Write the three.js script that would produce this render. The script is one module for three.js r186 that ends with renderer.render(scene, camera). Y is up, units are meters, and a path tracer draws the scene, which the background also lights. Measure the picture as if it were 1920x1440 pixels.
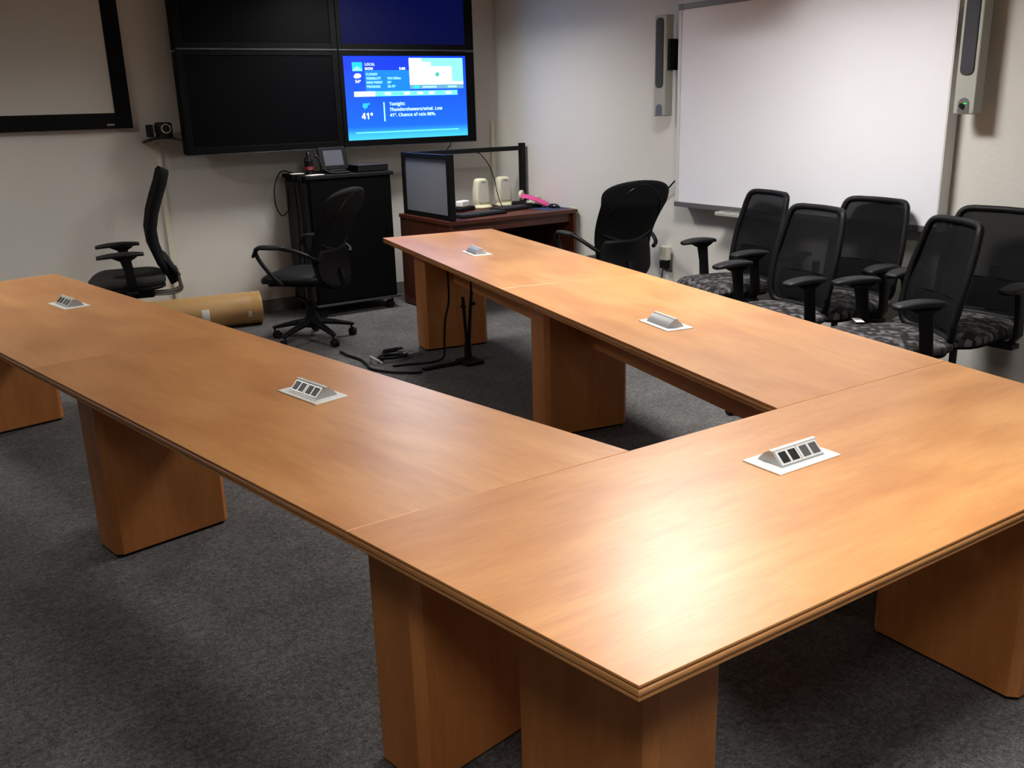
import * as THREE from 'three';
import { RoundedBoxGeometry } from 'three/addons/geometries/RoundedBoxGeometry.js';
import { RectAreaLightUniformsLib } from 'three/addons/lights/RectAreaLightUniformsLib.js';
import { mergeGeometries } from 'three/addons/utils/BufferGeometryUtils.js';

// ---------------------------------------------------------------- camera, light, exposure
const scene = new THREE.Scene();
scene.background = new THREE.Color(0x000000);
const R = THREE.MathUtils.degToRad;
const camera = new THREE.PerspectiveCamera(2 * THREE.MathUtils.radToDeg(Math.atan(720 / 1750)), 1920 / 1440, 0.05, 60);
camera.position.set(0, 1.58, 0);
camera.rotation.order = 'YXZ';
camera.rotation.set(R(-16.75), R(-33.1), R(-1.6));
scene.add(camera);
const renderer = new THREE.WebGLRenderer({ antialias: true });
renderer.toneMapping = THREE.LinearToneMapping;
renderer.toneMappingExposure = 1.75;
renderer.shadowMap.enabled = true;
RectAreaLightUniformsLib.init();
const CEIL = 2.78;
// ceiling fittings: x, z, size x, size z, radiance
const FITTINGS = [
  [3.15, -3.3, 0.6, 0.6, 49],
  [3.2, -6.25, 0.6, 0.6, 32],
  [1.6, -0.55, 0.6, 0.6, 33],  // added lamp, fills in light on the cross table
  [-0.2, 0.35, 0.6, 0.6, 20],
  [-0.5, -5.5, 0.6, 0.6, 24],  // added lamp, brightens the left back wall and projection screen
];
const LAMP_COLOR = new THREE.Color(1.0, 0.975, 0.94);

// ---------------------------------------------------------------- helpers
const taken = {};
function numbered(name) {
  if (!(name in taken)) { taken[name] = 0; return name; }
  taken[name] += 1;
  return name + '_' + String(taken[name]).padStart(3, '0');
}
let seed = 7;
function rnd() { seed = (seed * 1664525 + 1013904223) % 4294967296; return seed / 4294967296; }
function mesh(name, geo, mat, parent) {
  const m = new THREE.Mesh(geo, mat);
  m.name = name; m.castShadow = true; m.receiveShadow = true;
  if (parent) parent.add(m);
  return m;
}
function thing(name, label, category, [x, y, z] = [0, 0, 0], turn = 0, group) {
  const o = new THREE.Group();
  o.name = numbered(name); o.position.set(x, y, z); o.rotation.y = turn;
  o.userData = { label, category };
  if (group) o.userData.group = group;
  scene.add(o);
  return o;
}
function single(name, geo, mat, label, category, group) {
  const m = mesh(numbered(name), geo, mat, scene);
  m.userData = { label, category };
  if (group) m.userData.group = group;
  return m;
}
function structure(name, geo, mat) {
  const m = mesh(name, geo, mat, scene);
  m.userData.kind = 'structure';
  return m;
}
const V = (x, y, z) => new THREE.Vector3(x, y, z);
function box(x0, x1, y0, y1, z0, z1) {
  const g = new THREE.BoxGeometry(x1 - x0, y1 - y0, z1 - z0);
  g.translate((x0 + x1) / 2, (y0 + y1) / 2, (z0 + z1) / 2);
  return g;
}
function rbox(x0, x1, y0, y1, z0, z1, r = 0.004, s = 2) {
  const g = new RoundedBoxGeometry(x1 - x0, y1 - y0, z1 - z0, s, r);
  g.translate((x0 + x1) / 2, (y0 + y1) / 2, (z0 + z1) / 2);
  return g;
}
function merge(list) {
  return mergeGeometries(list.map(g => {
    const n = g.index ? g.toNonIndexed() : g;
    for (const k of Object.keys(n.attributes)) if (!['position', 'normal', 'uv'].includes(k)) n.deleteAttribute(k);
    if (!n.attributes.uv) n.setAttribute('uv', new THREE.Float32BufferAttribute(new Float32Array(n.attributes.position.count * 2), 2));
    return n;
  }));
}
function cyl(r0, r1, h, seg = 20) { return new THREE.CylinderGeometry(r0, r1, h, seg); }
function tube(pts, r, seg = 48, rad = 8, closed = false) {
  return new THREE.TubeGeometry(new THREE.CatmullRomCurve3(pts.map(p => V(...p)), closed, 'catmullrom', 0.5), seg, r, rad, closed);
}
// solid pad lofted through rows {p, w, t, n, b}: centre, half width (along x), half thickness, normal, wrap of the edges
function pad(rows, M = 28, e = 0.55) {
  const pos = [], uv = [], idx = [];
  const sp = (v, k) => Math.sign(v) * Math.pow(Math.abs(v), k);
  let run = 0;
  rows.forEach((r, i) => {
    if (i) run += Math.hypot(r.p[0] - rows[i - 1].p[0], r.p[1] - rows[i - 1].p[1], r.p[2] - rows[i - 1].p[2]);
    const n = V(...r.n).normalize();
    for (let j = 0; j <= M; j++) {
      const a = j / M * Math.PI * 2, c = sp(Math.cos(a), e), s = sp(Math.sin(a), e);
      const off = r.t * s + (r.b || 0) * c * c;
      pos.push(r.p[0] + r.w * c, r.p[1] + n.y * off, r.p[2] + n.z * off);
      uv.push(r.w * c, run);
    }
  });
  const W = M + 1;
  for (let i = 0; i < rows.length - 1; i++) for (let j = 0; j < M; j++) {
    const a = i * W + j, b = a + 1, c = a + W, d = c + 1;
    idx.push(a, c, b, b, c, d);
  }
  for (const i of [0, rows.length - 1]) {
    const r = rows[i], n = V(...r.n).normalize(), k = pos.length / 3, o = (r.b || 0) * 0.4;
    pos.push(r.p[0], r.p[1] + n.y * o, r.p[2] + n.z * o); uv.push(0, 0);
    for (let j = 0; j < M; j++) i ? idx.push(i * W + j, k, i * W + j + 1) : idx.push(j, j + 1, k);
  }
  const g = new THREE.BufferGeometry();
  g.setAttribute('position', new THREE.Float32BufferAttribute(pos, 3));
  g.setAttribute('uv', new THREE.Float32BufferAttribute(uv, 2));
  g.setIndex(idx); g.computeVertexNormals();
  return g;
}
// ring walls through levels of a polygon; level = [inset, y]; insets are scaled per edge by mask
function insetPoly(poly, mask, d) {
  const n = poly.length, out = [];
  let area = 0;
  for (let i = 0; i < n; i++) { const [a, b] = poly[i], [c, e] = poly[(i + 1) % n]; area += a * e - c * b; }
  const sg = Math.sign(area);
  const line = i => {
    const [ax, az] = poly[i], [bx, bz] = poly[(i + 1) % n];
    const L = Math.hypot(bx - ax, bz - az), dx = (bx - ax) / L, dz = (bz - az) / L;
    const k = d * (mask ? mask[i] : 1);
    return [ax - dz * k * sg, az + dx * k * sg, dx, dz];
  };
  for (let i = 0; i < n; i++) {
    const [px, pz, dx, dz] = line((i + n - 1) % n), [qx, qz, ex, ez] = line(i);
    const t = ((qx - px) * ez - (qz - pz) * ex) / (dx * ez - dz * ex);
    out.push([px + dx * t, pz + dz * t]);
  }
  return out;
}
// grain runs along u; vertical = grain up the wall, otherwise along the edge
function walls(poly, levels, mask, vertical) {
  const pos = [], uv = [], n = poly.length;
  let area = 0;
  for (let i = 0; i < n; i++) { const [a, b] = poly[i], [c, e] = poly[(i + 1) % n]; area += a * e - c * b; }
  const rings = levels.map(([d, y]) => insetPoly(poly, mask, d).map(([x, z]) => [x, y, z]));
  let per = 0;
  for (let i = 0; i < n; i++) {
    const k = (i + 1) % n, L = Math.hypot(poly[k][0] - poly[i][0], poly[k][1] - poly[i][1]);
    let down = 0;
    for (let l = 0; l < rings.length - 1; l++) {
      const A = rings[l][i], B = rings[l][k], C = rings[l + 1][i], D = rings[l + 1][k];
      const s = Math.hypot(A[0] - C[0], A[1] - C[1], A[2] - C[2]);
      const q = area > 0 ? [A, B, C, B, D, C] : [A, C, B, B, C, D];
      const w = m => [(m === B || m === D) ? per + L : per, (m === C || m === D) ? down + s : down];
      for (const m of q) { pos.push(...m); const [a, b] = w(m); uv.push(...(vertical ? [b, a] : [a, b])); }
      down += s;
    }
    per += L;
  }
  const g = new THREE.BufferGeometry();
  g.setAttribute('position', new THREE.Float32BufferAttribute(pos, 3));
  g.setAttribute('uv', new THREE.Float32BufferAttribute(uv, 2));
  g.computeVertexNormals();
  return g;
}
function capPoly(poly, y, up, grain = [1, 0], off = 0) {
  const pos = [], uv = [];
  let area = 0;
  const n = poly.length;
  for (let i = 0; i < n; i++) { const [a, b] = poly[i], [c, e] = poly[(i + 1) % n]; area += a * e - c * b; }
  for (let i = 1; i < n - 1; i++) {
    const tri = (area > 0) === up ? [0, i + 1, i] : [0, i, i + 1];
    for (const k of tri) {
      const [x, z] = poly[k];
      pos.push(x, y, z); uv.push(x * grain[0] + z * grain[1] + off, -x * grain[1] + z * grain[0] + off * 0.37);
    }
  }
  const g = new THREE.BufferGeometry();
  g.setAttribute('position', new THREE.Float32BufferAttribute(pos, 3));
  g.setAttribute('uv', new THREE.Float32BufferAttribute(uv, 2));
  g.computeVertexNormals();
  return g;
}

// ---------------------------------------------------------------- textures
function hash2(x, y, s) { let h = (x * 374761393 + y * 668265263 + s * 1442695041) | 0; h = Math.imul(h ^ (h >>> 13), 1274126177); return ((h ^ (h >>> 16)) >>> 0) / 4294967296; }
function vnoise(x, y, px, py, s) {   // tiling value noise with period px, py
  const xi = Math.floor(x), yi = Math.floor(y), fx = x - xi, fy = y - yi;
  const u = fx * fx * (3 - 2 * fx), v = fy * fy * (3 - 2 * fy);
  const m = (a, b) => ((a % b) + b) % b;
  const h = (i, j) => hash2(m(i, px), m(j, py), s);
  return (h(xi, yi) * (1 - u) + h(xi + 1, yi) * u) * (1 - v) + (h(xi, yi + 1) * (1 - u) + h(xi + 1, yi + 1) * u) * v;
}
function dataTex(w, h, fn, srgb, rx, ry) {
  const d = new Uint8Array(w * h * 4);
  for (let j = 0; j < h; j++) for (let i = 0; i < w; i++) {
    const c = fn(i / w, j / h), k = (j * w + i) * 4;
    d[k] = Math.max(0, Math.min(255, c[0])); d[k + 1] = Math.max(0, Math.min(255, c[1])); d[k + 2] = Math.max(0, Math.min(255, c[2])); d[k + 3] = 255;
  }
  const t = new THREE.DataTexture(d, w, h);
  t.wrapS = t.wrapT = THREE.RepeatWrapping; t.magFilter = THREE.LinearFilter; t.minFilter = THREE.LinearMipmapLinearFilter; t.generateMipmaps = true;
  if (srgb) t.colorSpace = THREE.SRGBColorSpace;
  t.repeat.set(rx, ry); t.needsUpdate = true;
  return t;
}
// wood laminate: grain along u, one tile = 2.4 m x 1.2 m
function woodTex(lo, hi, s) {
  return dataTex(1024, 1024, (u, v) => {
    const warp = (vnoise(u * 4, v * 6, 4, 6, s + 9) - 0.5) * 0.05;
    const vv = v + warp + 1;
    let g = 0.3 * vnoise(u * 7, vv * 20, 7, 20, s) + 0.34 * vnoise(u * 12, vv * 12, 12, 12, s + 1)
      + 0.2 * vnoise(u * 24, vv * 60, 24, 60, s + 2) + 0.16 * vnoise(u * 60, vv * 260, 60, 260, s + 3);
    g = (g - 0.5) * 1.5 + 0.55;
    const fleck = vnoise(u * 70, vv * 420, 70, 420, s + 4) > 0.86 ? 0.12 : 0;
    g = Math.max(0, Math.min(1, g - fleck));
    return [0, 1, 2].map(k => lo[k] + (hi[k] - lo[k]) * g);
  }, true, 1 / 2.4, 1 / 1.2);
}
const WOOD_LO = [180, 119, 66], WOOD_HI = [210, 152, 93];
const woodMap = woodTex(WOOD_LO, WOOD_HI, 3);
const cherryMap = woodTex([66, 29, 19], [98, 48, 31], 21);
const carpetMap = dataTex(512, 512, (u, v) => {
  const f = hash2(Math.floor(u * 512), Math.floor(v * 512), 5), m = vnoise(u * 128, v * 128, 128, 128, 6), b = vnoise(u * 9, v * 9, 9, 9, 8), t = vnoise(u * 40, v * 240, 40, 240, 4);
  const k = 82 + 54 * (f - 0.5) + 26 * (m - 0.5) + 14 * (b - 0.5) + 14 * (t - 0.5);
  return [k * 1.02, k * 1.0, k * 0.99];
}, true, 1 / 1.3, 1 / 1.3);
const carpetBump = dataTex(512, 512, (u, v) => { const k = 255 * (0.6 * hash2(Math.floor(u * 512), Math.floor(v * 512), 15) + 0.4 * vnoise(u * 128, v * 128, 128, 128, 16)); return [k, k, k]; }, false, 1 / 1.3, 1 / 1.3);
const wallBump = dataTex(512, 512, (u, v) => { const k = 255 * (0.5 * vnoise(u * 180, v * 180, 180, 180, 31) + 0.5 * vnoise(u * 60, v * 60, 60, 60, 32)); return [k, k, k]; }, false, 1, 1);
const fabricMap = dataTex(256, 256, (u, v) => {   // woven block print of the seats
  const a = Math.floor(u * 16), b = Math.floor(v * 20 + 0.5 * (a % 2));
  const h = hash2(a, b, 41), w = 0.8 + 0.4 * hash2(Math.floor(u * 256), Math.floor(v * 256), 42);
  const k = (h < 0.33 ? 16 : h < 0.64 ? 52 : h < 0.86 ? 78 : 100) * w;
  return [k, k * 0.96, k * 0.98];
}, true, 1 / 0.42, 1 / 0.42);
const weaveBump = dataTex(256, 256, (u, v) => { const k = 128 + 100 * Math.sin(u * Math.PI * 128) * Math.sin(v * Math.PI * 128); return [k, k, k]; }, false, 1 / 0.1, 1 / 0.1);

// ---------------------------------------------------------------- materials
const S = (o) => new THREE.MeshStandardMaterial(o);
const P = (o) => new THREE.MeshPhysicalMaterial(o);
const M = {
  wall: S({ color: 0xd6d3cb, roughness: 0.9, bumpMap: wallBump, bumpScale: 0.0006 }),
  ceiling: S({ color: 0xcfcdc6, roughness: 0.95 }),
  carpet: S({ map: carpetMap, roughness: 1, bumpMap: carpetBump, bumpScale: 0.004 }),
  base: S({ color: 0x6d6c68, roughness: 0.6 }),
  trim: S({ color: 0xd8d4c0, roughness: 0.5 }),
  wood: P({ map: woodMap, roughness: 0.38, clearcoat: 0.42, clearcoatRoughness: 0.34 }),
  woodEdge: P({ map: woodMap, roughness: 0.42 }),
  woodLegBounce: P({ map: woodMap, color: 0xf6e2cc, roughness: 0.5 }),  // same laminate as the tops, warm bounce light tinted into the colour
  cherry: P({ map: cherryMap, roughness: 0.42 }),
  plate: S({ color: 0xe9e8e4, roughness: 0.4 }),
  silver: S({ color: 0xa9adae, roughness: 0.38, metalness: 0.35 }),
  silverBright: S({ color: 0xd4d6d4, roughness: 0.35, metalness: 0.2 }),
  socket: S({ color: 0x1d1c1d, roughness: 0.45 }),
  socketGrey: S({ color: 0x4c4c4c, roughness: 0.5 }),
  black: P({ color: 0x060607, roughness: 0.55, specularIntensity: 0.5 }),
  blackSoft: P({ color: 0x0a0a0b, roughness: 0.75, specularIntensity: 0.5 }),
  blackGloss: P({ color: 0x08080a, roughness: 0.22 }),
  armPad: P({ color: 0x131416, roughness: 0.55, specularIntensity: 0.8 }),
  meshCloth: P({ color: 0x0c0c0f, roughness: 0.9, specularIntensity: 0.3, bumpMap: weaveBump, bumpScale: 0.0008, transparent: true, opacity: 0.955, side: THREE.DoubleSide }),
  backCloth: P({ color: 0x0a0a0c, roughness: 0.9, specularIntensity: 0.4, bumpMap: weaveBump, bumpScale: 0.0008 }),
  seatFabric: S({ map: fabricMap, roughness: 0.95 }),
  seatPlain: S({ color: 0x2b2a28, roughness: 0.9, bumpMap: weaveBump, bumpScale: 0.0006 }),
  seatLeather: P({ color: 0x0b0c0b, roughness: 0.55, specularIntensity: 0.6 }),
  chrome: S({ color: 0xb8b5ae, roughness: 0.25, metalness: 0.9 }),
  cardboard: S({ color: 0xc09862, roughness: 0.42 }),
  tape: P({ color: 0xc29a62, roughness: 0.18, clearcoat: 0.6 }),
  paper: S({ color: 0xe8e6e0, roughness: 0.8 }),
  cream: S({ color: 0xdcd8b8, roughness: 0.55 }),
  creamGrille: S({ color: 0xbcb9ae, roughness: 0.8 }),
  tvBody: P({ color: 0x050506, roughness: 0.6, specularIntensity: 0.2 }),
  tvEdge: S({ color: 0x44444a, roughness: 0.35, metalness: 0.4 }),
  tvGlass: P({ color: 0x040407, roughness: 0.5, specularIntensity: 0.12 }),
  screenCloth: S({ color: 0xccc7be, roughness: 0.95 }),
  velvet: P({ color: 0x0b0b0c, roughness: 0.8, specularIntensity: 0.4 }),
  board: P({ color: 0xeaeaf0, roughness: 0.35 }),
  boardFrame: S({ color: 0x6f6f70, roughness: 0.4, metalness: 0.3 }),
  boardSide: S({ color: 0xd6d4d2, roughness: 0.45, metalness: 0.1 }),
  speakerGrey: S({ color: 0xa5a69d, roughness: 0.55 }),
  speakerGrille: S({ color: 0x3a3b40, roughness: 0.85 }),
  frosted: P({ color: 0x8c8f98, roughness: 0.6, transmission: 0.25, thickness: 0 }),
  pink: S({ color: 0xd8478f, roughness: 0.6 }),
  blue: S({ color: 0x2d3f66, roughness: 0.8 }),
  keys: S({ color: 0x26262a, roughness: 0.6 }),
  red: S({ color: 0x7d2a30, roughness: 0.5 }),
  touchScreen: P({ color: 0x50525c, roughness: 0.3 }),
  greyPanel: S({ color: 0x1e1e1e, roughness: 0.7 }),
  whiteCable: S({ color: 0xbdbdbd, roughness: 0.5 }),
  cabinet: P({ color: 0x040405, roughness: 0.6, specularIntensity: 0.2 }),
  led: S({ color: 0x061006, emissive: 0x2cff3c, emissiveIntensity: 1.6 }),
};

// ---------------------------------------------------------------- room
const X0 = -4.2, X1 = 4.70, Z0 = -7.35, Z1 = 4.0, T = 0.12;
function uvBox(x0, x1, y0, y1, z0, z1) {   // box with uv in metres
  const g = box(x0, x1, y0, y1, z0, z1).toNonIndexed(), p = g.attributes.position, n = g.attributes.normal, u = g.attributes.uv;
  for (let i = 0; i < p.count; i++) {
    if (Math.abs(n.getY(i)) > 0.5) u.setXY(i, p.getX(i), p.getZ(i));
    else if (Math.abs(n.getX(i)) > 0.5) u.setXY(i, p.getZ(i), p.getY(i));
    else u.setXY(i, p.getX(i), p.getY(i));
  }
  return g;
}
structure('floor', uvBox(X0 - T, X1 + T, -T, 0, Z0 - T, Z1 + T), M.carpet);
structure('ceiling', uvBox(X0 - T, X1 + T, CEIL, CEIL + T, Z0 - T, Z1 + T), M.ceiling);
structure('wall_back', uvBox(X0 - T, X1 + T, 0, CEIL, Z0 - T, Z0), M.wall);
structure('wall_front', uvBox(X0 - T, X1 + T, 0, CEIL, Z1, Z1 + T), M.wall);
structure('wall_left', uvBox(X0 - T, X0, 0, CEIL, Z0, Z1), M.wall);
structure('wall_right', uvBox(X1, X1 + T, 0, CEIL, Z0, Z1), M.wall);
structure('baseboard_back', rbox(X0, X1 - 0.012, 0, 0.1, Z0, Z0 + 0.012, 0.003), M.base);
structure('baseboard_right', rbox(X1 - 0.012, X1, 0, 0.1, Z0, Z1, 0.003), M.base);
structure('trim_1', rbox(1.715, 1.752, 0.1, 1.36, Z0, Z0 + 0.02, 0.004), M.trim);     // cable raceway under the camera
structure('trim_2', rbox(4.632, 4.668, 0.1, 1.43, Z0, Z0 + 0.022, 0.004), M.trim);    // raceway in the corner

// ceiling lamps
FITTINGS.forEach(([x, z, w, d, rad], i) => {
  const where = ['over the right arm of the tables', 'over the black equipment cabinet', 'over the end of the cross table, added to brighten it', 'over the open carpet before the cross table', 'over the carpet outside the left arm, added to brighten the back wall'][i];
  const t = thing('ceiling_light', 'square ceiling light with added cutoff skirt ' + where, 'light', [x, CEIL, z], 0, 'ceiling lights');
  const fr = [rbox(-w / 2 - 0.02, w / 2 + 0.02, -0.22, 0, -d / 2 - 0.02, -d / 2, 0.003), rbox(-w / 2 - 0.02, w / 2 + 0.02, -0.22, 0, d / 2, d / 2 + 0.02, 0.003),
    rbox(-w / 2 - 0.02, -w / 2, -0.22, 0, -d / 2, d / 2, 0.003), rbox(w / 2, w / 2 + 0.02, -0.22, 0, -d / 2, d / 2, 0.003)];
  mesh('added_skirt', merge(fr), M.silver, t);  // unseen skirt, added to cut light on the upper walls and board
  mesh('diffuser', box(-w / 2, w / 2, -0.008, 0, -d / 2, d / 2), S({ color: 0xffffff, emissive: LAMP_COLOR, emissiveIntensity: 2 }), t);
  const l = new THREE.RectAreaLight(LAMP_COLOR, rad, w, d);
  l.position.set(x, CEIL - 0.024, z); l.rotation.x = -Math.PI / 2; l.castShadow = true;
  scene.add(l);
});

// ---------------------------------------------------------------- conference tables
const TH = 0.74;
const EDGE = [[0.0, TH - 0.0005], [0.0, TH - 0.0045], [0.004, TH - 0.006], [0.0035, TH - 0.009], [0.0005, TH - 0.011], [0.0, TH - 0.0155], [0.0008, TH - 0.0205], [0.0055, TH - 0.0225], [0.0055, TH - 0.0245], [0.0025, TH - 0.026], [0.0025, TH - 0.0305], [0.006, TH - 0.032]];
// legs: [x, z, turn of the broad face]; beams: [x0, z0, x1, z1]
function conferenceTable(label, poly, mask, grain, off, legs, beams) {
  const cx = poly.reduce((s, p) => s + p[0], 0) / poly.length, cz = poly.reduce((s, p) => s + p[1], 0) / poly.length;
  const t = thing('conference_table', label, 'table', [cx, 0, cz], 0, 'conference tables set in a splayed U');
  const loc = insetPoly(poly.map(([x, z]) => [x - cx, z - cz]), null, 0.0012);
  const b = insetPoly(loc, null, 0.0006);
  mesh('tabletop', merge([capPoly(b, TH, true, grain, off), walls(loc, [[0.0006, TH], [0, TH - 0.0006]], null, false)]), M.wood, t);
  mesh('edge_moulding', merge([walls(loc, EDGE, mask, false), capPoly(insetPoly(loc, mask, 0.006), TH - 0.032, false, grain, off)]), M.woodEdge, t);
  for (const [x, z, turn] of legs) {
    const W = 0.225, D = 0.095, c = 0.022;
    const oct = [[-W, -D + c], [-W + c, -D], [W - c, -D], [W, -D + c], [W, D - c], [W - c, D], [-W + c, D], [-W, D - c]];
    const leg = mesh('leg', merge([walls(oct, [[0, TH - 0.032], [0, 0.012]], null, true), capPoly(oct, TH - 0.0321, true), capPoly(oct, 0.012, false)]), M.woodLegBounce, t);
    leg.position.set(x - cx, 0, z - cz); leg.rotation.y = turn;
    const pl = insetPoly(oct, null, 0.008);
    mesh('plinth', merge([walls(pl, [[0, 0.0125], [0, 0]], null, true), capPoly(pl, 0.0004, false)]), M.black, leg);
  }
  for (const [x0, z0, x1, z1] of beams) {
    const L = Math.hypot(x1 - x0, z1 - z0), dx = (x1 - x0) / L, dz = (z1 - z0) / L, k = 0.011;
    const q = [[x0 - dz * k, z0 + dx * k], [x1 - dz * k, z1 + dx * k], [x1 + dz * k, z1 - dx * k], [x0 + dz * k, z0 - dx * k]].map(([x, z]) => [x - cx, z - cz]);
    mesh('modesty_panel', merge([walls(q, [[0, TH - 0.033], [0, 0.45]], null, false), capPoly(q, 0.45, false)]), M.woodLegBounce, t);
  }
  return t;
}
const LO = z => 0.670 + 0.190 * (z + 1.672), LI = z => 1.435 + 0.1795 * (z + 1.672);
const RI = z => 1.977 - 0.1839 * (z + 1.675), RO = z => 2.774 - 0.1861 * (z + 1.671);
const LC = z => (LO(z) + LI(z)) / 2, RC = z => (RI(z) + RO(z)) / 2;
const ZS = -1.672, AT = Math.atan(0.185);
const gl = [-0.18, -0.983], gr = [0.18, -0.983];
// turn about y: left arm legs look along (-dir) = (0.18, 0, 0.98)
conferenceTable('wood-laminate cross table joining the two arms of the U, one pop-up outlet in its middle',
  [[0.806, -0.912], [2.637, -0.912], [2.774, ZS], [0.670, ZS]], [1, 1, 0.4, 1], [1, 0], 0.3,
  [[1.07, -1.295, Math.PI / 2], [2.37, -1.295, Math.PI / 2]], [[1.166, -1.295, 2.274, -1.295]]);
const zm = -3.67, zmo = -3.535, zf = -5.70, zfo = -5.56;
conferenceTable('wood-laminate table of the left arm, butted against the cross table',
  [[LO(ZS), ZS], [LI(ZS), ZS], [LI(zm), zm], [LO(zmo), zmo]], [0.4, 1, 0.4, 1], gl, 0.9,
  [[LC(-1.82), -1.82, AT], [LC(-3.57) - 0.02, -3.565, AT]], [[LC(-1.92), -1.92, LC(-3.46), -3.46]]);
conferenceTable('wood-laminate end table of the left arm, next to the mesh chair seen side-on',
  [[LO(zmo), zmo], [LI(zm), zm], [LI(zf), zf], [LO(zfo), zfo]], [0.4, 1, 1, 1], gl, 1.7,
  [[LC(-5.42), -5.42, AT]], [[LC(-3.67), -3.67, LC(-5.32), -5.32]]);
conferenceTable('wood-laminate table of the right arm, butted against the cross table beside the mesh chairs',
  [[RI(ZS), ZS], [RO(ZS), ZS], [RO(-3.545), -3.545], [RI(-3.675), -3.675]], [0.4, 1, 0.4, 1], gr, 0.55,
  [[RC(-1.82), -1.82, -AT], [RC(-3.57), -3.565, -AT]], [[RC(-1.92), -1.92, RC(-3.46), -3.46]]);
conferenceTable('wood-laminate end table of the right arm, in front of the cherry desk',
  [[RI(-3.675), -3.675], [RO(-3.545), -3.545], [3.502, -5.583], [2.718, -5.705]], [0.4, 1, 1, 1], gr, 1.2,
  [[RC(-5.44), -5.44, -AT]], [[RC(-3.67), -3.67, RC(-5.34), -5.34]]);

// pop-up outlet boxes; local +z is the socket side
function outletUnit(label, x, z, turn) {
  const t = thing('popup_outlet', label, 'power outlet', [x, TH, z], turn, 'pop-up table outlets');
  mesh('base_plate', rbox(-0.108, 0.108, 0, 0.004, -0.058, 0.058, 0.0015), M.plate, t);
  const sh = new THREE.Shape();
  sh.moveTo(0.036, 0.004); sh.lineTo(0.002, 0.036); sh.lineTo(-0.004, 0.036); sh.quadraticCurveTo(-0.026, 0.027, -0.04, 0.004); sh.closePath();
  const g = new THREE.ExtrudeGeometry(sh, { depth: 0.15, bevelEnabled: false, curveSegments: 10 });
  g.rotateY(-Math.PI / 2); g.translate(0.075, 0, 0);
  mesh('housing', g, M.silver, t);
  mesh('top_lip', rbox(-0.079, 0.079, 0.0345, 0.0385, -0.006, 0.006, 0.0012), M.silverBright, t);
  const a = Math.atan2(0.032, 0.034);   // slope of the socket face
  const tilt = -(Math.PI / 2 - a);
  const place = (m, u, v, out) => { m.position.set(u, 0.02 + v * Math.sin(a) + out * Math.cos(a), 0.019 - v * Math.cos(a) + out * Math.sin(a)); m.rotation.x = tilt; };
  for (const s of [-0.0365, 0.0365]) {
    const f = mesh('socket_frame', rbox(-0.035, 0.035, -0.0195, 0.0195, -0.001, 0.003, 0.001), M.silverBright, t);
    place(f, s, 0, 0);
    for (const q of [-0.0165, 0.0165]) {
      const so = mesh('socket', rbox(-0.0125, 0.0125, -0.0145, 0.0145, 0.0012, 0.0042, 0.0008), s < 0 ? M.socket : M.socketGrey, f);
      so.position.x = q;
    }
  }
  return t;
}
outletUnit('pop-up outlet in the cross table, white plate with silver socket block', 1.71, -1.395, 0);
outletUnit('pop-up outlet in the left arm table next to the cross table, dark sockets showing', 0.985, -2.635, -Math.PI / 2 + AT);
outletUnit('pop-up outlet in the left arm end table near the side-on mesh chair', 0.618, -4.68, -Math.PI / 2 + AT);
outletUnit('pop-up outlet in the right arm table beside the mesh chairs, smooth silver back showing', 2.435, -2.632, Math.PI / 2 - AT);
outletUnit('pop-up outlet in the right arm end table in front of the cherry desk', 2.835, -4.69, Math.PI / 2 - AT);

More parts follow.
